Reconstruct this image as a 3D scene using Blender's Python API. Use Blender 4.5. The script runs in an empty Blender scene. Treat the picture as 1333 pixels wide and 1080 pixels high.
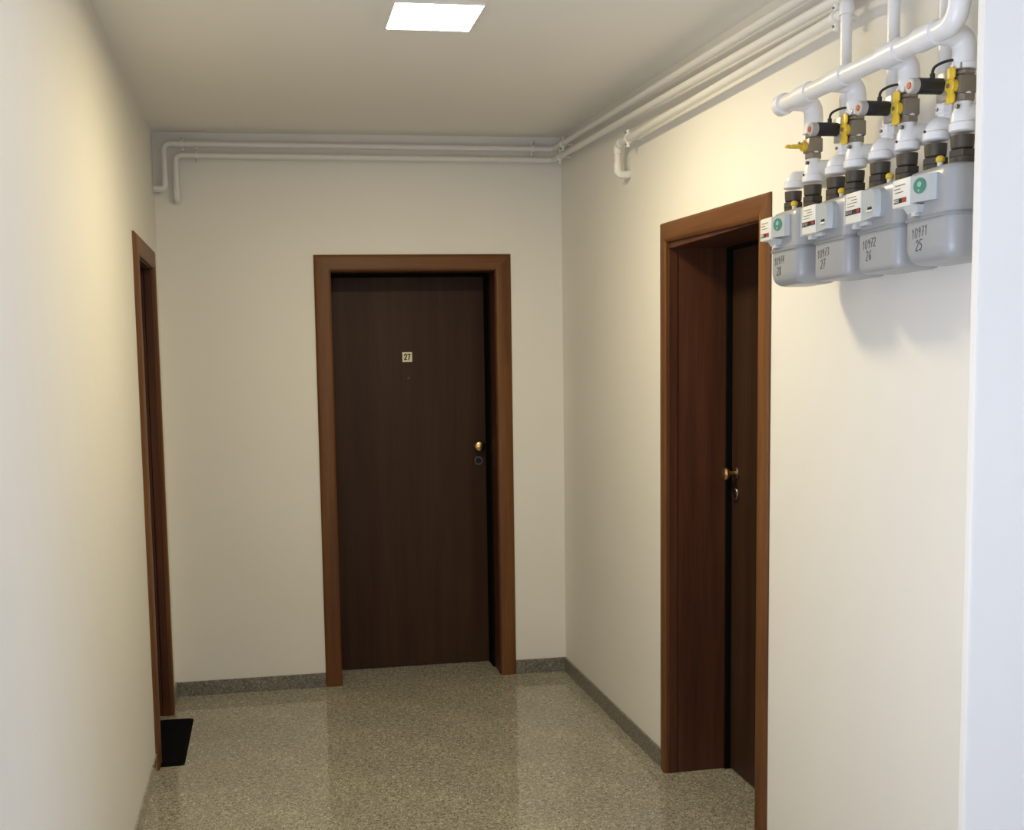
import bpy, bmesh, math, random
from mathutils import Vector, Matrix
random.seed(7)
S = bpy.context.scene
COL = S.collection
PI = math.pi

# ------------------------------------------------------------------ camera
W, H = 1.973, 2.70                      # corridor width and ceiling height
YN = -3.37                              # where the corridor opens into the lobby
def camera():
    yaw, pitch, roll = .1578, -.0904, -.0205
    cy, sy, cp, sp = math.cos(yaw), math.sin(yaw), math.cos(pitch), math.sin(pitch)
    f = Vector((sy*cp, cy*cp, sp)); r = Vector((cy, -sy, 0)); u = r.cross(f)
    cr, sr = math.cos(roll), math.sin(roll)
    R, U = cr*r + sr*u, -sr*r + cr*u
    m = Matrix(((R.x, U.x, -f.x, .4801), (R.y, U.y, -f.y, -5.1751), (R.z, U.z, -f.z, 1.5963), (0, 0, 0, 1)))
    d = bpy.data.cameras.new('camera'); o = bpy.data.objects.new('camera', d); COL.objects.link(o)
    o.matrix_world = m
    d.sensor_fit = 'HORIZONTAL'; d.sensor_width = 36; d.lens = 1371.1/1333*36
    d.shift_x = 101.3/1333; d.shift_y = 57.7/1333; d.clip_start = .05
    S.camera = o
camera()

# ------------------------------------------------------------------ light
S.view_settings.view_transform = 'Standard'; S.view_settings.look = 'None'
S.view_settings.gamma = 1; S.view_settings.use_curve_mapping = False
S.view_settings.exposure = 0.45
LAMP_COL, LAMP_W = (1.0, .83, .47), 14.6
DAY_COL, DAY_W = (.76, .82, 1.0), 9.0
w = bpy.data.worlds.new('world'); S.world = w; w.use_nodes = True
w.node_tree.nodes['Background'].inputs[0].default_value = (.70, .80, 1.0, 1)
w.node_tree.nodes['Background'].inputs[1].default_value = .6
def area(name, loc, rot, sx, sy, col, power):
    d = bpy.data.lights.new(name, 'AREA'); d.shape = 'RECTANGLE'; d.size = sx; d.size_y = sy
    d.color = col; d.energy = power
    o = bpy.data.objects.new(name, d); COL.objects.link(o); o.location = loc; o.rotation_euler = rot
    return o
# daylight through the lobby window far behind the camera (points along +Y)
area('window_daylight', (1.9, -8.33, 1.55), (PI/2+.35, 0, 0), 3.0, 1.5, DAY_COL, DAY_W)
# added fill light, unseen at right, brightens the left wall (along -X and up)
area('added_side_fill', (4.52, -4.70, 1.55), (0, PI/2+.3, 0), 1.4, 1.6, (.66, .74, 1.0), 48.0)
# unseen fill light added at left for right wall and ceiling (along +X and up)
area('added_left_fill', (-.12, -4.50, 1.35), (0, -PI/2-.6, 0), 1.7, 1.5, DAY_COL, 43.0)
# the LED panel on the corridor ceiling
LX, LY, LZ = 1.030, -1.886, 2.652
area('panel_lamp', (LX, LY, LZ-.003), (0, 0, 0), .260, .238, LAMP_COL, LAMP_W)

# ------------------------------------------------------------------ helpers
def tag(o, label=None, cat=None, group=None, kind=None):
    if label: o['label'] = label
    if cat: o['category'] = cat
    if group: o['group'] = group
    if kind: o['kind'] = kind
    return o
def empty(name, loc, rz=0, **k):
    o = bpy.data.objects.new(name, None); COL.objects.link(o); o.location = loc; o.rotation_euler = (0, 0, rz)
    o.empty_display_size = .05
    return tag(o, **k)
def frame_of(d):
    d = d.normalized(); a = Vector((0, 0, 1)) if abs(d.z) < .9 else Vector((1, 0, 0))
    x = d.cross(a).normalized(); return x, d.cross(x)
class MB:
    """collects shapes; build() links them as one mesh object"""
    def __init__(s): s.bm = bmesh.new()
    def box(s, x0, x1, y0, y1, z0, z1, bev=0, seg=2):
        b = bmesh.new(); bmesh.ops.create_cube(b, size=1)
        for v in b.verts:
            v.co = Vector(((x0+x1)/2 + v.co.x*(x1-x0), (y0+y1)/2 + v.co.y*(y1-y0), (z0+z1)/2 + v.co.z*(z1-z0)))
        if bev: bmesh.ops.bevel(b, geom=list(b.edges), offset=bev, segments=seg, affect='EDGES', profile=.5)
        s.add(b); return s
    def add(s, b, m=None):
        me = bpy.data.meshes.new('tmp'); b.to_mesh(me); b.free()
        if m is not None: me.transform(m)
        s.bm.from_mesh(me); bpy.data.meshes.remove(me)
    def hull(s, rings, cap=True):
        vs = [[s.bm.verts.new(p) for p in r] for r in rings]
        n = len(rings[0])
        for a, b in zip(vs, vs[1:]):
            for i in range(n):
                s.bm.faces.new((a[i], a[(i+1) % n], b[(i+1) % n], b[i]))
        if cap:
            s.bm.faces.new(list(reversed(vs[0]))); s.bm.faces.new(vs[-1])
        return s
    def lathe(s, p, d, prof, n=24):
        """prof: list of (distance along d, radius)"""
        p, d = Vector(p), Vector(d).normalized(); x, y = frame_of(d)
        rings = [[p + d*t + (x*math.cos(2*PI*i/n) + y*math.sin(2*PI*i/n))*max(r, 1e-5) for i in range(n)] for t, r in prof]
        return s.hull(rings)
    def cyl(s, a, b, r, n=24, ch=0):
        a, b = Vector(a), Vector(b); L = (b-a).length
        pr = [(0, r-ch), (ch, r), (L-ch, r), (L, r-ch)] if ch else [(0, r), (L, r)]
        return s.lathe(a, b-a, pr, n)
    def tube(s, pts, r, bend=.03, n=18, k=7):
        pts = [Vector(p) for p in pts]; path = [pts[0]]
        for i in range(1, len(pts)-1):
            a, b, c = pts[i-1], pts[i], pts[i+1]
            q = min(bend, (b-a).length*.48, (c-b).length*.48)
            p0, p1 = b + (a-b).normalized()*q, b + (c-b).normalized()*q
            for j in range(k+1):
                t = j/k; path.append(p0*(1-t)**2 + b*2*t*(1-t) + p1*t*t)
        path.append(pts[-1])
        rings = []; x = None
        for i, p in enumerate(path):
            t = (path[min(i+1, len(path)-1)] - path[max(i-1, 0)]).normalized()
            if x is None: x, _ = frame_of(t)
            x = (x - t*x.dot(t)).normalized(); y = t.cross(x)
            rings.append([p + (x*math.cos(2*PI*j/n) + y*math.sin(2*PI*j/n))*r for j in range(n)])
        return s.hull(rings)
    def build(s, name, m, parent=None, smooth=35):
        bmesh.ops.recalc_face_normals(s.bm, faces=s.bm.faces)
        me = bpy.data.meshes.new(name); s.bm.to_mesh(me); s.bm.free()
        me.materials.append(m)
        if smooth:
            for p in me.polygons: p.use_smooth = True
            try: me.set_sharp_from_angle(angle=math.radians(smooth))
            except Exception: pass
        o = bpy.data.objects.new(name, me); COL.objects.link(o)
        if parent: o.parent = parent
        return o

# ------------------------------------------------------------------ materials
def mat(name, col, rough=.5, metal=0, spec=.5, build=None):
    m = bpy.data.materials.new(name); m.use_nodes = True; nt = m.node_tree
    b = nt.nodes['Principled BSDF']
    b.inputs['Base Color'].default_value = (*col, 1); b.inputs['Roughness'].default_value = rough
    b.inputs['Metallic'].default_value = metal; b.inputs['Specular IOR Level'].default_value = spec
    if build: build(nt, b)
    return m
def N(nt, t, **k):
    n = nt.nodes.new(t)
    for a, v in k.items(): setattr(n, a, v)
    return n
def coords(nt, scale=(1, 1, 1), obj=True):
    c = N(nt, 'ShaderNodeTexCoord'); mp = N(nt, 'ShaderNodeMapping'); mp.inputs['Scale'].default_value = scale
    nt.links.new(c.outputs['Object'], mp.inputs[0]); return mp.outputs[0]
def ramp(nt, fac, stops):
    r = N(nt, 'ShaderNodeValToRGB'); e = r.color_ramp.elements
    while len(e) < len(stops): e.new(.5)
    for i, (p, c) in enumerate(stops): e[i].position = p; e[i].color = (*c, 1)
    nt.links.new(fac, r.inputs[0]); return r.outputs[0]
def noise(nt, vec, scale, detail=3, rough=.5):
    n = N(nt, 'ShaderNodeTexNoise'); n.inputs['Scale'].default_value = scale
    n.inputs['Detail'].default_value = detail; n.inputs['Roughness'].default_value = rough
    nt.links.new(vec, n.inputs['Vector']); return n.outputs[0]
def bump(nt, b, h, strength, dist=.002):
    n = N(nt, 'ShaderNodeBump'); n.inputs['Strength'].default_value = strength; n.inputs['Distance'].default_value = dist
    nt.links.new(h, n.inputs['Height']); nt.links.new(n.outputs[0], b.inputs['Normal'])
def plaster(col):
    def f(nt, b):
        v = coords(nt)
        c = ramp(nt, noise(nt, v, 1.3, 4), [(.3, tuple(x*.975 for x in col)), (.7, col)])
        nt.links.new(c, b.inputs['Base Color']); bump(nt, b, noise(nt, v, 160, 3), .12, .001)
    return f
def granite(c_dark, c_mid, c_light):
    def f(nt, b):
        v = coords(nt)
        vo = N(nt, 'ShaderNodeTexVoronoi'); vo.inputs['Scale'].default_value = 260; nt.links.new(v, vo.inputs['Vector'])
        sep = N(nt, 'ShaderNodeSeparateColor'); nt.links.new(vo.outputs['Color'], sep.inputs[0])
        g = ramp(nt, sep.outputs[0], [(0, c_dark), (.16, tuple((a+b_)/2 for a, b_ in zip(c_dark, c_mid))), (.45, c_mid), (.8, c_mid), (1, c_light)])
        n = ramp(nt, noise(nt, v, 55, 4, .6), [(.32, (.70, .70, .69)), (.66, (1.15, 1.15, 1.14))])
        mx = N(nt, 'ShaderNodeMix', data_type='RGBA', blend_type='MULTIPLY'); mx.inputs[0].default_value = 1
        nt.links.new(g, mx.inputs[6]); nt.links.new(n, mx.inputs[7])
        n2 = ramp(nt, noise(nt, v, 3.5, 3), [(.3, (.9, .9, .9)), (.7, (1.06, 1.05, 1.02))])
        m2 = N(nt, 'ShaderNodeMix', data_type='RGBA', blend_type='MULTIPLY'); m2.inputs[0].default_value = 1
        nt.links.new(mx.outputs[2], m2.inputs[6]); nt.links.new(n2, m2.inputs[7])
        nt.links.new(m2.outputs[2], b.inputs['Base Color'])
    return f
def wood(c0, c1, c2, axis='Z', fine=1.0):
    def f(nt, b):
        sc = {'Z': (9, 9, .55), 'X': (.55, 9, 9)}[axis]
        v = coords(nt, tuple(s*fine for s in sc))
        c = ramp(nt, noise(nt, v, 1.5, 6, .6), [(.30, c0), (.5, c1), (.72, c2)])
        v2 = coords(nt, {'Z': (150, 150, 4), 'X': (4, 150, 150)}[axis])
        g = ramp(nt, noise(nt, v2, 1, 4, .7), [(.35, (.72, .72, .72)), (.6, (1.08, 1.08, 1.08))])
        mx = N(nt, 'ShaderNodeMix', data_type='RGBA', blend_type='MULTIPLY'); mx.inputs[0].default_value = .6
        nt.links.new(c, mx.inputs[6]); nt.links.new(g, mx.inputs[7]); nt.links.new(mx.outputs[2], b.inputs['Base Color'])
    return f
M = {}
M['plaster'] = mat('wall_plaster', (.80, .775, .72), .62, spec=.25, build=plaster((.86, .84, .785)))
M['ceiling'] = mat('ceiling_plaster', (.92, .90, .85), .8, spec=.2, build=plaster((.92, .90, .85)))
GR = granite((.11, .104, .084), (.40, .377, .306), (.72, .69, .60))
M['granite'] = mat('polished_granite', (.3, .28, .25), .055, spec=.5, build=GR)
M['granite_base'] = mat('honed_granite', (.3, .28, .25), .3, spec=.4, build=granite((.07, .067, .055), (.22, .21, .175), (.46, .44, .38)))
M['grout'] = mat('grout', (.46, .43, .35), .8)
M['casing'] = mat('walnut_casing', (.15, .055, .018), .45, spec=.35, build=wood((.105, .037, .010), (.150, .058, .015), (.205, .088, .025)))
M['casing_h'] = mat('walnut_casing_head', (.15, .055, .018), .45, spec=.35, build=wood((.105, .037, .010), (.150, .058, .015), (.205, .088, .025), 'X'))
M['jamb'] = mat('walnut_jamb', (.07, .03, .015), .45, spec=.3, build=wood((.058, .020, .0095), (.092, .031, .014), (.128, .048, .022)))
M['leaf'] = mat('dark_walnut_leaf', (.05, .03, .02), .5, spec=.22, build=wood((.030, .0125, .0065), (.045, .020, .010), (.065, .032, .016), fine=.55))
M['black_strip'] = mat('matt_black', (.006, .006, .005), .9, spec=.05)
M['brass'] = mat('aged_brass', (.72, .47, .20), .22, 1)
M['bronze'] = mat('dark_bronze', (.16, .12, .10), .38, .9)
M['hole'] = mat('keyhole_black', (.006, .005, .005), .5)
M['plate'] = mat('brass_plate', (.86, .80, .56), .4, 0)
M['pencil'] = mat('marker_ink', (.085, .083, .08), .6)
M['ink'] = mat('black_ink', (.012, .011, .010), .6)
M['pipe'] = mat('white_pipe_paint', (.80, .79, .76), .30, spec=.5)
M['clip'] = mat('white_clip', (.84, .83, .78), .45)
M['screw'] = mat('steel_screw', (.20, .20, .19), .35, .9)
M['socket'] = mat('white_fitting', (.80, .80, .79), .35)
M['nut'] = mat('dark_iron_nut', (.085, .072, .058), .45, .5)
M['meter'] = mat('grey_meter_enamel', (.355, .365, .375), .30, spec=.5)
M['seam'] = mat('grey_seam_band', (.27, .28, .29), .38)
M['housing'] = mat('light_grey_plastic', (.45, .48, .48), .35)
M['label'] = mat('white_label', (.76, .75, .68), .5)
M['lens'] = mat('clear_plastic', (.60, .61, .60), .15)
M['green'] = mat('green_emblem', (.06, .22, .16), .4)
M['greenl'] = mat('pale_green_print', (.25, .50, .38), .4)
M['register'] = mat('register_black', (.03, .025, .022), .25)
M['red'] = mat('register_red', (.42, .03, .02), .4)
M['valve'] = mat('nickelled_valve', (.27, .23, .175), .38, .45)
M['steel'] = mat('grey_steel', (.42, .42, .41), .35, .7)
M['yellow'] = mat('yellow_handle', (.74, .50, .035), .38)
M['black'] = mat('black_plastic', (.013, .013, .013), .38)
M['ring'] = mat('pale_ring', (.42, .38, .34), .35)
M['mat'] = mat('black_doormat', (.006, .006, .007), .95, spec=.05,
               build=lambda nt, b: bump(nt, b, noise(nt, coords(nt), 500, 2), .8, .003))
def emis(nt, b):
    b.inputs['Emission Color'].default_value = (1, .90, .70, 1); b.inputs['Emission Strength'].default_value = 14
M['diffuser'] = mat('led_diffuser', (.9, .9, .85), .5, build=emis)
M['white_metal'] = mat('white_metal_frame', (.80, .78, .72), .4)
M['glass'] = mat('window_glass', (.8, .85, .9), .05)

# ------------------------------------------------------------------ room shell
def struct(name, mb, m, label=None, cat=None, **k):
    return tag(mb.build(name, m, smooth=k.pop('smooth', 0)), label, cat, None, 'structure')
WT = .33
RY1 = -8.5                                # rear of the lobby
def wall_with_door(name, a0, a1, d0, d1, dz, axis, side, label):
    """wall along an axis from a0 to a1 with one door hole d0..d1, height dz; side = outward offset sign"""
    mb = MB()
    def b(u0, u1, z0, z1):
        if axis == 'x': mb.box(u0, u1, 0, WT, z0, z1)
        elif side > 0: mb.box(W, W+WT, u0, u1, z0, z1)
        else: mb.box(-WT, 0, u0, u1, z0, z1)
    b(a0, d0, 0, H+.05); b(d1, a1, 0, H+.05); b(d0, d1, dz, H+.05)
    return struct(name, mb, M['plaster'], label, 'wall')
# back wall: corridor end;  door hole .80..1.64
wall_with_door('wall_back', -WT, W+WT, .795, 1.645, 2.07, 'x', 1, 'cream plaster end wall around the dark flat door numbered 27')
mb = MB()
for u0, u1, z0, z1 in ((RY1, -5.30, 0, H+.05), (-3.70, -.945, 0, H+.05), (-.275, 0, 0, H+.05), (-.945, -.275, 2.065, H+.05), (-5.30, -3.70, 0, .45), (-5.30, -3.70, 2.25, H+.05)):
    mb.box(-WT, 0, u0, u1, z0, z1)
struct('wall_left', mb, M['plaster'], 'cream plaster long left wall with the narrow door at its far end', 'wall')
wall_with_door('wall_right', -3.40, 0, -2.175, -1.395, 2.04, 'y', 1, 'cream plaster right wall carrying the gas meters')
mb = MB()
mb.box(1.788, 4.5, YN-.022, YN, 0, H+.05, bev=.005)
struct('wall_front', mb, M['plaster'], 'pale bluish wall end at the right edge, nearest to the viewer', 'wall')
mb = MB(); mb.box(4.5, 4.7, RY1, -5.55, 0, H+.05); mb.box(4.5, 4.7, -3.85, YN, 0, H+.05); mb.box(4.5, 4.7, -5.55, -3.85, 0, .8); mb.box(4.5, 4.7, -5.55, -3.85, 2.3, H+.05); struct('wall_lobby_right', mb, M['plaster'], 'plain lobby wall on the right behind the viewer', 'wall')
mb = MB()
mb.box(-WT, .3, RY1-.2, RY1, 0, H+.05); mb.box(3.5, 4.6, RY1-.2, RY1, 0, H+.05)
mb.box(.3, 3.5, RY1-.2, RY1, 0, .75); mb.box(.3, 3.5, RY1-.2, RY1, 2.35, H+.05)
struct('wall_rear', mb, M['plaster'], 'lobby rear wall with a wide window behind the viewer', 'wall')
mb = MB()
for x0, x1, z0, z1 in ((.3, 3.5, .75, .81), (.3, 3.5, 2.29, 2.35), (.3, .36, .81, 2.29), (3.44, 3.5, .81, 2.29), (1.87, 1.93, .81, 2.29)):
    mb.box(x0, x1, RY1-.1, RY1-.04, z0, z1, .004)
wn = struct('window_1', mb, M['white_metal'], 'wide white framed lobby window behind the viewer', 'window')
mb = MB(); mb.box(.36, 3.44, RY1-.075, RY1-.07, .81, 2.29); mb.build('window_pane', M['glass'], wn, 0)

mb = MB()  # unseen window added to go with the fill light on the right
for y0, y1, z0, z1 in ((-5.55, -3.85, .8, .86), (-5.55, -3.85, 2.24, 2.3), (-5.55, -5.49, .86, 2.24), (-3.91, -3.85, .86, 2.24), (-4.73, -4.67, .86, 2.24)):
    mb.box(4.59, 4.65, y0, y1, z0, z1, .004)
wn = struct('added_window_right', mb, M['white_metal'], 'white framed lobby side window, added out of view on the right for its fill light', 'window')
mb = MB(); mb.box(4.61, 4.615, -5.49, -3.91, .86, 2.24); mb.build('window_pane', M['glass'], wn, 0)

mb = MB()  # added window frame, out of view, around the left fill light
for y0, y1, z0, z1 in ((-5.30, -3.70, .45, .51), (-5.30, -3.70, 2.19, 2.25), (-5.30, -5.24, .51, 2.19), (-3.76, -3.70, .51, 2.19), (-4.53, -4.47, .51, 2.19)):
    mb.box(-.28, -.22, y0, y1, z0, z1, .004)
wn = struct('added_window_left', mb, M['white_metal'], 'white framed window added in the left wall, unseen behind the viewer, for its fill light', 'window')
mb = MB(); mb.box(-.255, -.25, -5.24, -3.76, .51, 2.19); mb.build('window_pane', M['glass'], wn, 0)

# ceiling: a slab whose underside dips a little towards the right wall
def ceil_z(x, y): return H + .036*max(y, -3.4)*min(max(x/W, 0), 1)
mb = MB(); nx, ny = 14, 40
xs = [-WT + (4.6+WT)*i/nx for i in range(nx+1)]; ys = [RY1-.2 + (.33+.2-RY1)*j/ny for j in range(ny+1)]
lo = [[mb.bm.verts.new((x, y, ceil_z(x, y))) for x in xs] for y in ys]
hi = [[mb.bm.verts.new((x, y, H+.15)) for x in xs] for y in ys]
for j in range(ny):
    for i in range(nx):
        mb.bm.faces.new((lo[j][i], lo[j+1][i], lo[j+1][i+1], lo[j][i+1])); mb.bm.faces.new((hi[j][i], hi[j][i+1], hi[j+1][i+1], hi[j+1][i]))
struct('ceiling', mb, M['ceiling'], 'off-white plaster ceiling with one square lamp', 'ceiling', smooth=30)

# floor: screed slab with polished granite tiles laid on it
mb = MB(); mb.box(-WT, 4.6, RY1-.2, WT, -.12, -.0010)
fl = struct('floor', mb, M['grout'], 'polished speckled grey-beige granite floor', 'floor')
T, TX, G = .5355, .604, .0004
x_lines = [1.407 + TX*k for k in range(-3, 6)]; y_lines = [-1.165 + T*k for k in range(-14, 3)]
tmesh = None
def put_tile(x0, x1, y0, y1):
    global tmesh
    full = abs(x1-x0-TX) < 1e-4 and abs(y1-y0-T) < 1e-4
    if full and tmesh:
        o = bpy.data.objects.new('floor_tile', tmesh); COL.objects.link(o)
    else:
        m = MB(); m.box(0, x1-x0-2*G, 0, y1-y0-2*G, -.01, 0, .0003, 1); o = m.build('floor_tile', M['granite'], None, 0)
        if full: tmesh = o.data
    o.location = (x0+G, y0+G, 0); o.parent = fl
def clip_tiles(X0, X1, Y0, Y1):
    xl = [X0] + [v for v in x_lines if X0+.02 < v < X1-.02] + [X1]
    yl = [Y0] + [v for v in y_lines if Y0+.02 < v < Y1-.02] + [Y1]
    for a, b in zip(xl, xl[1:]):
        for c, d in zip(yl, yl[1:]): put_tile(a, b, c, d)
clip_tiles(0, W, YN, -.028)                 # the corridor
clip_tiles(0, 4.5, RY1, YN)                 # the lobby
def sill(x0, x1, y0, y1):
    m = MB(); m.box(x0+G, x1-G, y0+G, y1-G, -.01, .0003, .0003, 1); m.build('door_sill', M['granite'], fl, 0)
sill(.735, 1.714, -.028, .33); sill(0, .735, -.028, 0); sill(1.714, W, -.028, 0)
sill(-.33, 0, -.945, -.275); sill(W, 2.303, -2.175, -1.395)

def baseboard(name, x0, x1, y0, y1, label):
    mb = MB(); mb.box(x0, x1, y0, y1, 0, .071, .0015, 1); return struct(name, mb, M['granite' if name == 'baseboard_left_near' else 'granite_base'], label, 'baseboard')
baseboard('baseboard_back_left', .0, .733, -.011, 0, 'low granite skirting on the end wall, left of door 27')
baseboard('baseboard_back_right', 1.707, W, -.011, 0, 'short granite skirting on the end wall, right of door 27')
baseboard('baseboard_right', W-.011, W, -1.352, -.011, 'granite skirting on the right wall between corner and door')
baseboard('baseboard_right_near', W-.011, W, YN, -2.22, 'granite skirting on the right wall below the gas meters')
baseboard('baseboard_left', 0, .011, -.19, -.011, 'tiny piece of granite skirting between left door and corner')
baseboard('baseboard_left_near', 0, .006, RY1, -.97, 'granite skirting along the long left wall near the viewer')

# ------------------------------------------------------------------ doors
def make_door(name, loc, rz, x0, x1, zt, wd, label, knob_side=1, depth=.25, plate=False, slope=0, black_strip=.024, wt=None):
    """local frame: x to the right as seen from the corridor, y into the wall.
    x0,x1 inner edges of the casing, zt inner height, wd casing width, slope = fall of the head per metre"""
    wt = wt or wd
    root = empty(name, loc, rz, label=label, cat='door', kind='structure')
    ct = .015
    prof = [(0, -.0), (0, .009), (.004, .014), (.012, .017), (.030, .0155), (wd-.012, .0135), (wd-.004, .011), (wd, .006), (wd, 0)]
    zl, zr = zt, zt + slope*(x1-x0)
    def seg(kind):
        mb = MB()
        if kind == 'l': rings = [[(x0-a, -d, 0) for a, d in prof], [(x0-a, -d, zl+a*wt/wd) for a, d in prof]]
        elif kind == 'r': rings = [[(x1+a, -d, 0) for a, d in prof], [(x1+a, -d, zr+a*wt/wd) for a, d in prof]]
        else: rings = [[(x0-a, -d, zl+a*wt/wd) for a, d in prof], [(x1+a, -d, zr+a*wt/wd) for a, d in prof]]
        return mb.hull(rings)
    seg('l').build('casing', M['casing'], root); seg('r').build('casing', M['casing'], root); seg('h').build('casing', M['casing_h'], root)
    zc = min(zl, zr)
    # lining boards of the reveal: front strip, board, black strip near the leaf, wider on door_1
    L = MB
    for sgn, xe in ((-1, x0), (1, x1)):
        a = lambda t: sorted((xe + sgn*(-.003), xe + sgn*t))
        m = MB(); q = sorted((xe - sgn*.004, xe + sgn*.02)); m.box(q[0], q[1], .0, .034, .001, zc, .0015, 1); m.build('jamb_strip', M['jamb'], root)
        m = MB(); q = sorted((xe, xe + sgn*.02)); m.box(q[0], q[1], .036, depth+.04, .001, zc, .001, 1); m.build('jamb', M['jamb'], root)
        m = MB(); q = sorted((xe - sgn*.010, xe)); m.box(q[0], q[1], depth-black_strip, depth-.001, .001, zc-.012, .002, 1); m.build('reveal_strip', M['black_strip'], root)
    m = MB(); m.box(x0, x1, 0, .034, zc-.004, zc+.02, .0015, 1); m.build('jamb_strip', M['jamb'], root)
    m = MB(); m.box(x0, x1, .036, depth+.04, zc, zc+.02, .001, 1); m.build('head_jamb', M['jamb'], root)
    m = MB(); m.box(x0, x1, depth-black_strip, depth-.001, zc-.012, zc, .002, 1); m.build('reveal_strip', M['black_strip'], root)
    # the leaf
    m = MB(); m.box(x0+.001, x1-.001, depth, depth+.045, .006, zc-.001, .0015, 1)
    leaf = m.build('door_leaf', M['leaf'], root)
    kx = x1-.050 if knob_side > 0 else x0+.047
    y = depth
    kz, lz = 1.163, 1.084
    m = MB(); m.lathe((kx, y, kz), (0, -1, 0), [(0, .024), (.004, .024), (.007, .021), (.008, .010)]); m.build('knob_rosette', M['bronze'], leaf)
    m = MB(); m.lathe((kx, y-.006, kz), (0, -1, 0), [(0, .010), (.022, .010), (.027, .018), (.034, .0250), (.042, .0275), (.049, .0245), (.054, .015), (.056, .001)])
    m.build('door_knob', M['brass'], leaf)
    m = MB()
    pr = [(0, .027), (.006, .027), (.010, .024), (.010, .0165), (.003, .0155)]
    m.lathe((kx, y, lz), (0, -1, 0), pr, 32); m.build('lock_rosette', M['bronze'], leaf)
    m = MB(); m.lathe((kx, y-.0028, lz), (0, -1, 0), [(0, .0150), (.001, .0150)]); m.build('lock_recess', M['hole'], leaf)
    m = MB(); m.cyl((kx, y-.003, lz), (kx, y-.008, lz), .0075, 16, .001); m.box(kx-.0018, kx+.0018, y-.0085, y-.003, lz-.013, lz+.001); m.build('lock_cylinder', M['hole'], leaf)
    px = x0 + .402 if plate else (x0+x1)/2
    m = MB(); m.lathe((px+.005, y, 1.525), (0, -1, 0), [(0, .0085), (.003, .0085), (.0045, .006), (.003, .0045)], 16); m.build('peephole', M['bronze'], leaf)
    if plate:
        zc2 = 1.634; hw = .0255
        m = MB(); m.box(px-hw, px+hw, y-.003, y, zc2-hw, zc2+hw, .0012, 1); pl = m.build('number_plate', M['plate'], leaf)
        m = MB(); yy = y-.0032
        def stroke(pts, wdt=.0056):
            for (ax, az), (bx, bz) in zip(pts, pts[1:]):
                d = Vector((bx-ax, bz-az)); ln = d.length; n_ = Vector((-d.y, d.x))/ln*wdt/2; e = d/ln*wdt*.35
                q = [(ax-e.x+n_.x, az-e.y+n_.y), (bx+e.x+n_.x, bz+e.y+n_.y), (bx+e.x-n_.x, bz+e.y-n_.y), (ax-e.x-n_.x, az-e.y-n_.y)]
                m.hull([[(u+px, y-.0028, v+zc2) for u, v in q], [(u+px, y-.0036, v+zc2) for u, v in q]])
        stroke([(-.0145, .008), (-.0125, .0125), (-.0085, .0142), (-.0045, .0125), (-.003, .008), (-.005, .002), (-.0145, -.0115)]); stroke([(-.0145, -.0120), (-.0025, -.0120)])
        stroke([(.0030, .0130), (.0148, .0130)]); stroke([(.0145, .0130), (.0095, .0), (.0075, -.0135)])
        m.build('house_number', M['ink'], leaf, 0)
    return root
make_door('door_1', (0, 0, 0), 0, .811, 1.629, 2.053, .078, 'dark walnut flat door with number plate 27 in the end wall', 1, plate=True, black_strip=.11)
make_door('door_2', (W, 0, 0), -PI/2, 1.412, 2.160, 2.026, .060, 'walnut framed deep-set door in the right wall beside the gas meters', -1, slope=-.027, wt=.074)
make_door('door_3', (0, 0, 0), PI/2, -.888, -.290, 2.046, .080, 'narrow walnut framed door in the left wall above the doormat', 1)

# ------------------------------------------------------------------ doormat
def doormat():
    t = empty('doormat', (-.06, -.645, .0), 0, label='black rectangular doormat on the floor before the left door', cat='doormat')
    def rr(x0, x1, y0, y1, r, z, n=6):
        out = []
        for cx, cy, a in ((x1-r, y1-r, 0), (x0+r, y1-r, 90), (x0+r, y0+r, 180), (x1-r, y0+r, 270)):
            for k in range(n+1):
                q = math.radians(a + 90*k/n); out.append((cx + r*math.cos(q), cy + r*math.sin(q), z))
        return out
    m = MB(); m.hull([rr(-.168, .168, -.287, .287, .018, .0006), rr(-.168, .168, -.287, .287, .018, .004), rr(-.163, .163, -.282, .282, .014, .006)])
    m.build('rubber_backing', M['black_strip'], t)
    m = MB(); m.hull([rr(-.156, .156, -.275, .275, .010, .0055), rr(-.156, .156, -.275, .275, .010, .009), rr(-.153, .153, -.272, .272, .008, .0105)])
    m.build('mat_pile', M['mat'], t)
doormat()

# ------------------------------------------------------------------ ceiling lamp
def lamp():
    zc = ceil_z(LX, LY)
    t = empty('ceiling_lamp', (LX, LY, zc), 0, label='square glowing panel lamp on the corridor ceiling', cat='lamp')
    m = MB(); x, y, d = .1375, .126, zc-LZ
    for a in ((-x, x, -y, -y+.004), (-x, x, y-.004, y), (-x, -x+.004, -y+.004, y-.004), (x-.004, x, -y+.004, y-.004)):
        m.box(a[0], a[1], a[2], a[3], -d-.001, .009)
    m.build('lamp_frame', M['white_metal'], t)
    m = MB(); m.box(-x+.004, x-.009, -y+.004, y-.004, -d, -.004); m.build('lamp_diffuser', M['diffuser'], t)
lamp()

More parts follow.
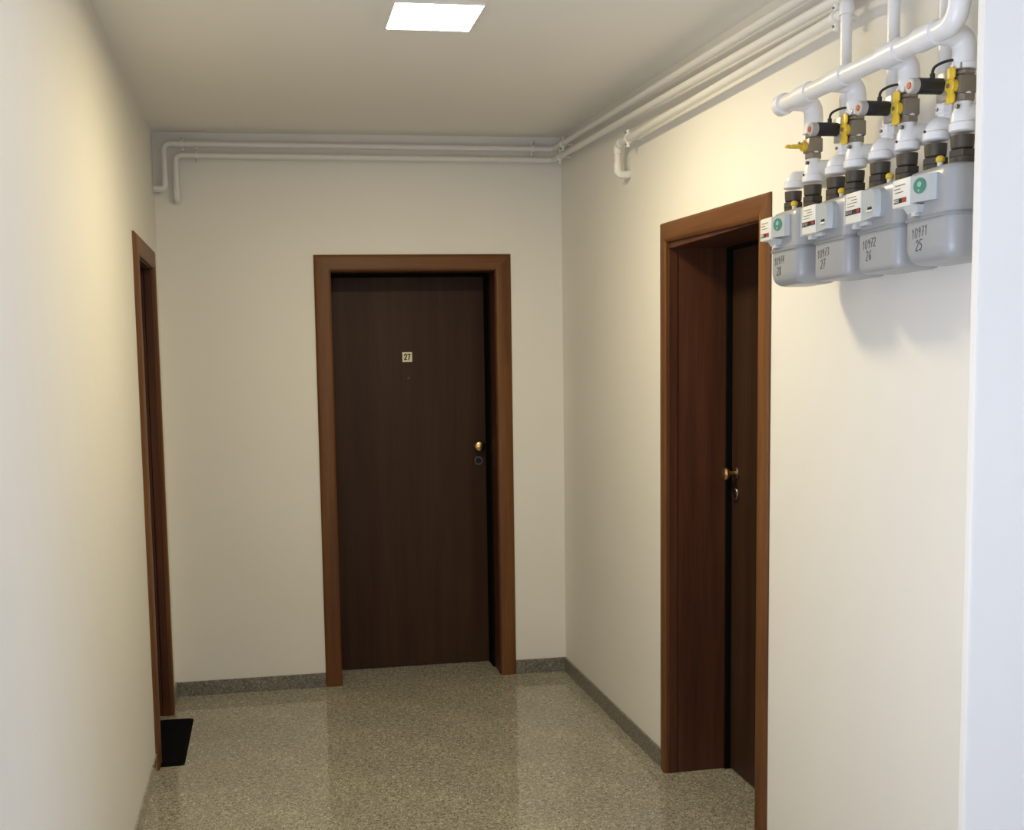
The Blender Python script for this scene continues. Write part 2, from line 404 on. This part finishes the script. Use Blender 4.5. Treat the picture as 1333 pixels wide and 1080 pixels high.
# ------------------------------------------------------------------ gas pipes along the walls
PR = .0135
def pipe_clip(parent, p, axis, wall):
    """two-piece clip around a pipe: p centre of pipe, axis = pipe direction, wall = direction to the wall"""
    p, axis, wall = Vector(p), Vector(axis).normalized(), Vector(wall)
    side = axis.cross(wall).normalized()
    m = MB(); m.lathe(p - axis*.007, axis, [(0, PR+.0005), (0, PR+.004), (.014, PR+.004), (.014, PR+.0005)], 20)
    for s in (-1, 1):
        a = p + side*s*(PR+.002); m.cyl(a, a + side*s*.017, .0078, 12)
    m.cyl(p + wall*(PR), p + wall*.056, .006, 10)
    c = m.build('pipe_clip', M['clip'], parent)
    for s in (-1, 1):
        m = MB(); a = p + side*s*(PR+.009) - wall*.0055; m.cyl(a, a - wall*.005, .0032, 8); m.build('screw', M['screw'], c)
def collar(m, p, d, r, l=.012, e=.0025):
    p, d = Vector(p), Vector(d).normalized(); m.lathe(p - d*l/2, d, [(0, r), (.001, r+e), (l-.001, r+e), (l, r)], 20)
GP = 'white gas pipes under the ceiling'
RX = 1.920
t = empty('gas_pipe', (.056, -.055, 2.44), 0, label='upper white gas pipe running under the ceiling around the corner', cat='pipe', group=GP)
def rel(o, pts): return [Vector(p) - o.location for p in pts]
m = MB(); m.tube(rel(t, [(.0, -.052, 2.432), (.056, -.052, 2.432), (.056, -.055, 2.637), (RX, -.055, 2.632), (RX, YN+.035, 2.508)]), PR, .032); m.build('pipe_run', M['pipe'], t)
m = MB(); m.tube(rel(t, [(.004, -.052, 2.432), (.056, -.052, 2.432), (.056, -.053, 2.480)]), PR+.0022, .026); m.build('elbow', M['socket'], t)
for p in ((.140, -.055, 2.6367), (1.812, -.055, 2.632)): pipe_clip(t, Vector(p)-t.location, (1, 0, 0), (0, 1, 0))
pipe_clip(t, Vector((RX, -.215, 2.624))-t.location, (0, 1, 0), (1, 0, 0))
t = empty('gas_pipe', (.107, -.05, 2.38), 0, label='second white gas pipe from the top, running round the corner just below the upper one', cat='pipe', group=GP)
m = MB(); m.tube(rel(t, [(.107, .0, 2.385), (.107, -.05, 2.385), (.107, -.05, 2.586), (RX, -.05, 2.580), (RX, YN+.035, 2.452)]), PR, .032); m.build('pipe_run', M['pipe'], t)
m = MB(); m.tube(rel(t, [(.107, -.004, 2.385), (.107, -.05, 2.385), (.107, -.05, 2.428)]), PR+.0022, .026); m.build('elbow', M['socket'], t)
pipe_clip(t, Vector((.205, -.05, 2.5855))-t.location, (1, 0, 0), (0, 1, 0)); pipe_clip(t, Vector((RX, -.165, 2.575))-t.location, (0, 1, 0), (1, 0, 0))
# third pipe: out of the wall above door 2, along the wall and down behind the manifold
t = empty('gas_pipe', (RX, -1.0, 2.34), 0, label='lowest white gas pipe on the right wall, dropping into the wall at its far end', cat='pipe', group=GP)
m = MB(); m.tube(rel(t, [(W, -1.0, 2.343), (RX, -1.0, 2.343), (RX, -1.0, 2.462), (RX, -2.71, 2.435), (1.873, -2.782, 2.425), (1.873, -2.782, 2.10)]), PR, .032); m.build('pipe_run', M['pipe'], t)
m = MB(); m.tube(rel(t, [(W-.006, -1.0, 2.343), (RX, -1.0, 2.343), (RX, -1.0, 2.388)]), PR+.003, .026); m.build('elbow', M['socket'], t)
m = MB(); m.tube(rel(t, [(RX, -1.0, 2.425), (RX, -1.0, 2.462), (RX, -1.04, 2.4613)]), PR+.003, .026); m.build('elbow', M['socket'], t)
m = MB(); m.tube(rel(t, [(1.905, -2.733, 2.432), (1.873, -2.782, 2.425), (1.873, -2.782, 2.400)]), PR+.003, .022); m.build('elbow', M['socket'], t)
pipe_clip(t, Vector((RX, -1.125, 2.460))-t.location, (0, 1, 0), (1, 0, 0)); pipe_clip(t, Vector((RX, -2.655, 2.436))-t.location, (0, 1, 0), (1, 0, 0))
for y, top in ((-2.975, 2.59), (-3.158, 2.585)):
    t = empty('riser_pipe', (1.873, y, 2.10), 0, cat='riser pipe', group='white riser pipes behind the manifold',
              label='thin white riser pipe behind the manifold, %s' % ('middle one of three' if y > -3 else 'nearest the viewer, half hidden by the thick elbow'))
    m = MB(); m.tube(rel(t, [(1.873, y, 2.10), (1.873, y, top), (W, y, top)]), PR, .032); m.build('pipe_run', M['pipe'], t)
    m = MB(); collar(m, (0, 0, .045), (0, 0, 1), PR, .018, .006); m.build('collar', M['socket'], t)

# ------------------------------------------------------------------ manifold
NUTX = 1.850
NUTS = [-2.579, -2.677, -2.785, -2.868, -2.970, -3.070, -3.167, -3.251]
def manifold():
    mx, mz, r = 1.790, 2.226, .0205
    t = empty('gas_manifold', (mx, -2.65, mz), 0, label='thick white gas manifold pipe above the meters, turning up at its near end', cat='manifold')
    def z(y): return mz + .030*(y+2.63)*.55
    m = MB(); m.tube(rel(t, [(mx, -2.640, z(-2.64)), (mx, -3.318, z(-3.318)), (mx, -3.318, 2.52)]), r, .045, 24); m.build('header_pipe', M['pipe'], t)
    m = MB(); m.lathe(Vector((mx, -2.618, z(-2.62)))-t.location, (0, -1, 0), [(0, .012), (.003, .022), (.006, .0265), (.030, .0265), (.034, r)], 28); m.build('end_cap', M['socket'], t)
    for y in (NUTS[1], NUTS[3], NUTS[5], NUTS[7]):
        m = MB(); o = t.location
        a = Vector((mx, y, z(y)))
        m.tube([p-o for p in (a, Vector((NUTX, y, z(y)-.004)), Vector((NUTX, y, 2.1465)))], .0225, .040, 22)
        m.build('drop_elbow', M['socket'], t)
        m = MB(); m.lathe(Vector((NUTX, y, 2.158))-o, (0, 0, -1), [(0, .0225), (.001, .0250), (.011, .0250), (.012, .0225)], 24); m.build('drop_collar', M['socket'], t)
    for y in (-2.745, -2.90, -3.105, -3.225):
        m = MB(); collar(m, Vector((mx, y, z(y)))-t.location, (0, 1, 0), r, .060, .0040); m.build('tee_socket', M['socket'], t)
manifold()

# ------------------------------------------------------------------ stop valves over the inlets
def make_valve(i, y, label):
    """valve i above the inlet nut of a meter (things hang on their pipe)"""
    t = empty('gas_valve', (NUTX, y, 2.085), -PI/2, label=label, cat='valve', group='brass stop valves of the gas meters')
    m = MB()   # hexagonal body
    m.lathe((0, 0, .0), (0, 0, 1), [(0, .019), (.002, .0215), (.012, .0215), (.014, .0175), (.050, .0175), (.052, .0215), (.058, .0215), (.060, .019)], 6)
    m.box(-.0165, .0165, -.020, .018, .014, .050, .004)
    m.build('valve_body', M['valve'], t)
    m = MB()
    if i == 0:      # wing handle turned outwards
        m.cyl((0, -.018, .030), (0, -.032, .030), .0115, 16, .002)
        m.box(-.009, .009, -.062, -.030, .0255, .0345, .003)
        m.box(-.0055, .0055, -.074, -.058, .026, .034, .0025)
    else:           # flat handle seen upright, with its round hub
        m.box(-.0095, .0095, -.031, -.0255, -.004, .066, .0025); m.box(-.0125, .0125, -.0305, -.0258, -.002, .014, .002)
        m.cyl((0, -.019, .030), (0, -.033, .030), .0135, 20, .002)
        m.box(-.0130, .0130, -.0305, -.0258, .044, .062, .002)
    h = m.build('handle', M['yellow'], t)
    m = MB(); yy = -.033 if i else -.036
    m.cyl((0, yy, .030 if i else .0375), (0, yy-.003, .030 if i else .0375), .0045, 8); m.build('handle_screw', M['valve'], h)
    if i:
        # magnetic shut-off coil: steel plate, black cylinder standing out into the corridor
        m = MB(); m.box(-.040, -.010, -.032, -.019, .006, .062, .002); m.build('coil_plate', M['steel'], t)
        m = MB(); m.lathe((-.026, -.030, .036), (0, -1, 0), [(0, .0145), (.002, .0155), (.052, .0155), (.054, .0145)], 24); m.build('coil', M['black'], t)
        m = MB(); m.lathe((-.026, -.084, .036), (0, -1, 0), [(0, .0145), (.003, .0150), (.014, .0150), (.016, .0125)], 24); e = m.build('coil_cap', M['ring'], t)
        m = MB(); m.lathe((-.026, -.0998, .036), (0, -1, 0), [(0, .0065), (.0018, .0060)], 16); m.build('cap_plug', M['red'], e)
        m = MB(); m.tube([(-.026, -.050, .050), (-.026, -.050, .072), (-.012, -.030, .082), (.004, -.012, .079)], .0028, .014, 10); m.build('coil_cable', M['black'], t)
        m = MB(); m.cyl((-.026, -.050, .049), (-.026, -.050, .060), .0048, 10); m.build('cable_gland', M['black'], t)
        m = MB(); m.box(-.004, .018, -.020, .004, .060, .072, .002); m.build('top_bracket', M['steel'], t)
    m = MB(); m.cyl((.014, -.020, -.012), (.014, -.026, -.012), .0045, 8); m.build('test_screw', M['screw'], t)
VL = ['stop valve with its yellow wing handle turned out, farthest one over the meter marked 28',
      'brass stop valve, yellow flat handle and black coil, second one from the door',
      'brass stop valve, yellow flat handle and black coil, third one from the door',
      'brass stop valve, yellow handle, cut by the right wall end, nearest the viewer']
for i, k in enumerate((1, 3, 5, 7)): make_valve(i, NUTS[k], VL[i])

# ------------------------------------------------------------------ meter fittings (white elbows between nut and pipe)
def fitting(k, y):
    inlet = k % 2 == 1
    mt = ('farthest gas meter, marked 28', 'second gas meter from the door', 'third gas meter from the door', 'nearest gas meter, marked 25')[k//2]
    t = empty('pipe_elbow', (NUTX, y, 2.030), 0, cat='pipe elbow', group='white elbows over the gas meters',
              label='white pipe %s over the %s nut of the %s' % ('tee' if inlet else 'elbow', 'right' if inlet else 'left', mt))
    m = MB(); r = .0225
    if inlet:
        m.tube([(0, 0, 0), (0, 0, .030), (.045, 0, .032)], r, .030, 20)
        m.lathe((0, 0, .022), (0, 0, 1), [(0, r), (.012, .021), (.022, .0165), (.056, .0165)], 20)
        m.build('tee_body', M['socket'], t)
    elif k == 0:
        m.tube([(0, 0, 0), (0, 0, .022), (W-NUTX, 0, .022)], .0215, .030, 20); m.build('elbow_body', M['socket'], t)
    else:
        m.tube([(0, 0, 0), (0, 0, .024), (.050, 0, .026)], r, .030, 20); m.build('elbow_body', M['socket'], t)
        m = MB(); q = (.020, 0, .040); m.lathe(q, (0, 0, 1), [(0, .017), (.010, .0170), (.012, .0195), (.028, .0195), (.030, .0150), (.044, .0145)], 8); m.build('union', M['socket'], t)
        m = MB(); m.cyl((.004, -.0, .060), (-.001, -.0, .060), .004, 8); m.build('union_screw', M['screw'], t)
    m = MB(); m.lathe((0, 0, -.002), (0, 0, 1), [(0, .0215), (.002, .0250), (.016, .0250), (.019, .0225)], 24); m.build('elbow_rim', M['socket'], t)
    if k in (1, 5, 6):
        m = MB(); m.cyl((-.0235, 0, .014), (-.0262, -.0, .018), .0022, 6); m.build('mark', M['ink'], t)
for k, y in enumerate(NUTS): fitting(k, y)

# ------------------------------------------------------------------ gas meters
GL = {'0': [[(0, .2), (0, .8), (.3, 1), (.6, .8), (.6, .2), (.3, 0), (0, .2)]], '1': [[(.1, .75), (.35, 1), (.35, 0)]],
      '2': [[(0, .8), (.3, 1), (.6, .8), (.5, .5), (0, 0), (.65, 0)]], '3': [[(0, .9), (.35, 1), (.6, .78), (.25, .55), (.6, .3), (.35, 0), (0, .1)]],
      '4': [[(.45, 0), (.45, 1), (0, .35), (.65, .35)]], '5': [[(.6, 1), (.1, 1), (.05, .58), (.4, .6), (.6, .35), (.35, 0), (0, .08)]],
      '6': [[(.5, 1), (.15, .65), (.05, .25), (.3, 0), (.55, .2), (.4, .45), (.1, .35)]], '7': [[(0, 1), (.6, 1), (.2, 0)], [(.1, .5), (.5, .5)]],
      '8': [[(.3, .55), (.55, .8), (.3, 1), (.05, .8), (.3, .55), (.6, .25), (.3, 0), (0, .25), (.3, .55)]], '9': [[(.55, .7), (.3, .5), (.05, .72), (.3, 1), (.55, .8), (.5, .3), (.3, 0)]]}
def write(m, txt, x, z, h, yf, wdt=.0022, slant=.15, rise=.0):
    for ch in txt:
        if ch != ' ':
            for st in GL[ch]:
                P = [(x + (u + slant*v)*h*.62, z + v*h + (x-0)*rise) for u, v in st]
                for (ax, az), (bx, bz) in zip(P, P[1:]):
                    d = Vector((bx-ax, bz-az)); n_ = Vector((-d.y, d.x))/d.length*wdt/2; e = d/d.length*wdt*.3
                    q = [(ax-e.x+n_.x, az-e.y+n_.y), (bx+e.x+n_.x, bz+e.y+n_.y), (bx+e.x-n_.x, bz+e.y-n_.y), (ax-e.x-n_.x, az-e.y-n_.y)]
                    m.hull([[(u, yf, v) for u, v in q], [(u, yf-.0006, v) for u, v in q]])
        x += h*.56
def rrect(hw, y0, y1, rf, z, n=6, rb=.008):
    out = []
    for cx, cy, a, r in ((hw-rb, y1-rb, 0, rb), (-hw+rb, y1-rb, 90, rb), (-hw+rf, y0+rf, 180, rf), (hw-rf, y0+rf, 270, rf)):
        for k in range(n+1):
            q = math.radians(a + 90*k/n); out.append((cx + r*math.cos(q), cy + r*math.sin(q), z))
    return out
def make_meter(kind, yc, front, number, label, hw=.080, nuts=(-.048, .048)):
    """local frame: x to the right as seen from the corridor, y into the wall, z=0 bottom"""
    t = empty('gas_meter', (NUTX, yc, 1.777), -PI/2, label=label, cat='gas meter', group='grey gas meters on the right wall')
    f, bk = front-NUTX, .068                # local front / back depth
    zs, zt = .093, .190
    rf = .030 if kind == 'round' else .022
    def shell(zz):
        m = MB(); m.hull([rrect(hw-i, f+i, bk-i, max(rf-i*.5, .006), z) for z, i in zz]); return m
    if kind == 'round': low = [(0, .026), (.003, .016), (.010, .007), (.020, .0025), (.034, 0), (zs-.004, 0)]
    else: low = [(0, .010), (.003, .005), (.009, .0015), (.016, 0), (zs-.004, 0)]
    shell(low).build('lower_shell', M['meter'], t, 40)
    shell([(zs+.003, 0), (zt-.022, 0), (zt-.010, .002), (zt-.004, .006), (zt, .015)]).build('upper_shell', M['meter'], t, 40)
    m = MB(); m.hull([rrect(hw+.004, f-.004, bk+.004, rf+.003, z) for z in (zs-.0045, zs-.0005)])
    m.hull([rrect(hw+.0015, f-.0015, bk+.0015, rf, z) for z in (zs-.0007, zs+.0035)]); m.build('seam_band', M['seam'], t, 40)
    for nx in nuts:
        m = MB()
        m.lathe((nx, 0, zt-.004), (0, 0, 1), [(0, .0225), (.016, .0225), (.018, .0165), (.030, .0160), (.034, .0205), (.050, .0215), (.058, .0215)], 20)
        m.build('union_nut', M['nut'], t)
        m = MB(); m.lathe((nx, 0, zt+.012), (0, 0, 1), [(0, .023), (.001, .0255), (.013, .0255), (.014, .023)], 6); m.build('hex_ring', M['nut'], t, 20)
    # small test nipple between the nuts
    m = MB(); m.cyl((0, f+.030, zt-.001), (0, f+.030, zt+.010), .0055, 12); m.build('test_nipple', M['label'], t)
    m = MB(); m.lathe((0, f+.030, zt+.010), (0, 0, 1), [(0, .006), (.003, .0085), (.009, .0085), (.013, .005)], 14); m.build('nipple_cap', M['yellow'], t)
    yf = f
    if kind == 'round':
        # index box: white dial half and angled half with a round green emblem
        x0, x1, xm = -.076, .036, -.014
        m = MB(); m.box(x0, xm, yf-.026, yf+.004, .118, .176, .004); ib = m.build('index_box', M['label'], t)
        m = MB(); m.box(x0+.009, xm-.012, yf-.0272, yf-.0255, .127, .1365); m.build('register', M['register'], ib, 0)
        m = MB(); m.box(xm-.024, xm-.012, yf-.0277, yf-.027, .1275, .136); m.build('register_decimals', M['red'], ib, 0)
        m = MB(); write(m, '00125' if number[1] == '25' else '00341', x0+.0105, .1288, .0062, yf-.0276, .0008, 0); m.build('register_digits', M['label'], ib, 0)
        m = MB()
        for q, (a, b) in enumerate(((.012, .040), (.008, .030), (.012, .046))): m.box(x0+a, x0+b, yf-.0266, yf-.0255, .148+q*.007, .1495+q*.007)
        m.build('printed_lines', M['screw'], ib, 0)
        m = MB(); m.hull([[(xm, yf-.024, z0), (x1-.004, yf-.013, z0), (x1+.004, yf-.004, z0), (x1+.004, yf+.004, z0), (xm, yf+.004, z0)] for z0 in (.122, .174)])
        m.build('index_side', M['housing'], t, 20)
        n_ = Vector((.0075, -.034, 0)).normalized(); c = Vector(((xm+x1-.006)/2, yf-.0188, .153))
        m = MB(); m.lathe(c, n_, [(0, .0155), (.0012, .0155)], 24); m.build('emblem', M['green'], t, 20)
        m = MB(); m.lathe(c + n_*.0012 + Vector((0, 0, .003)), n_, [(0, .0055), (.0006, .0055)], 12)
        m.lathe(c + n_*.0012 + Vector((-.002, 0, -.009)), n_, [(0, .0025), (.0006, .0025)], 8); m.build('emblem_print', M['greenl'], t, 20)
        m = MB()  # clear lugs below the index
        m.hull([[(a, yf-.018, .119) for a in (-.050,)] + [(-.004, yf-.018, .119), (-.004, yf+.001, .119), (-.050, yf+.001, .119)],
                [(-.046, yf-.010, .104), (-.010, yf-.010, .104), (-.010, yf+.001, .104), (-.046, yf+.001, .104)]])
        m.build('clear_lug', M['lens'], t, 20)
        m = MB(); m.box(-.032, -.018, yf-.012, yf+.001, .097, .106, .002); m.build('lug_foot', M['lens'], t)
    else:
        x0, xm, x1 = -.084, -.020, .034
        m = MB(); m.box(x0, xm, yf-.026, yf+.004, .112, .180, .003); ib = m.build('index_box', M['label'], t)
        m = MB(); m.box(x0-.0005, x0+.003, yf-.0275, yf-.004, .110, .178); m.build('index_edge', M['lens'], ib, 0)
        m = MB(); m.box(x0+.006, xm-.001, yf-.0275, yf-.0255, .131, .1415); m.build('register', M['register'], ib, 0)
        m = MB(); write(m, '0023417' if number[1] == '26' else '0019826', x0+.0085, .133, .0065, yf-.0279, .0008, 0); m.build('register_digits', M['ring'], ib, 0)
        m = MB(); m.box(xm-.014, xm-.003, yf-.0277, yf-.0272, .1325, .140); m.build('register_decimals', M['red'], ib, 0)
        m = MB()
        for q, (a, b) in enumerate(((.010, .040), (.010, .050), (.026, .050), (.012, .046))): m.box(x0+a, x0+b, yf-.0264, yf-.0255, .149+q*.0065, .1503+q*.0065)
        m.build('printed_lines', M['screw'], ib, 0)
        m = MB()  # rounded grey housing beside the dial
        arch = [(xm, .112), (x1-.002, .116), (x1+.002, .126)]
        for q in range(9):
            a = PI*q/8/2; arch.append((x1-.018 + .020*math.cos(a), .160 + .020*math.sin(a)))
        arch.append((xm, .180))
        m.hull([[(a, yf+.004, b) for a, b in arch], [(a, yf-.012, b) for a, b in arch], [(xm + (a-xm)*.86, yf-.023, .113 + (b-.113)*.95) for a, b in arch]])
        hs = m.build('index_housing', M['housing'], t, 30)
        m = MB(); m.box(.002, .020, yf-.026, yf-.020, .128, .1325, .001); m.build('slot_lip', M['label'], hs)
        m = MB(); m.box(.004, .018, yf-.0245, yf-.020, .1325, .139, .0005); m.build('slot', M['hole'], hs)
        m = MB(); m.box(x0+.016, x0+.030, yf-.018, yf+.001, .100, .113, .002); m.box(x0+.034, xm+.004, yf-.012, yf+.001, .104, .113, .002); m.build('clear_lug', M['lens'], t)
    m = MB(); off = -.052 if kind == 'square' else -.044
    write(m, number[0], off, .058, .019, yf, .0014, .12, .10); write(m, number[1], off+.014, .030, .021, yf, .0017, .10, .05)
    m.build('handwriting', M['pencil'], t, 0)
    return t
make_meter('round', -2.628, 1.797, ('10974', '28'), 'grey gas meter marked 28, farthest one next to the door, with round green emblem', .078, (-.049, .049))
make_meter('square', -2.826, 1.812, ('10973', '27'), 'grey gas meter marked 27, second from the door, with black-barred white dial', .078, (-.041, .042))
make_meter('square', -3.020, 1.812, ('10972', '26'), 'grey gas meter marked 26, square-edged one right of the meter marked 27', .080, (-.050, .050))
make_meter('round', -3.209, 1.802, ('10971', '25'), 'grey gas meter marked 25, nearest the viewer, with round green emblem', .081, (-.042, .042))
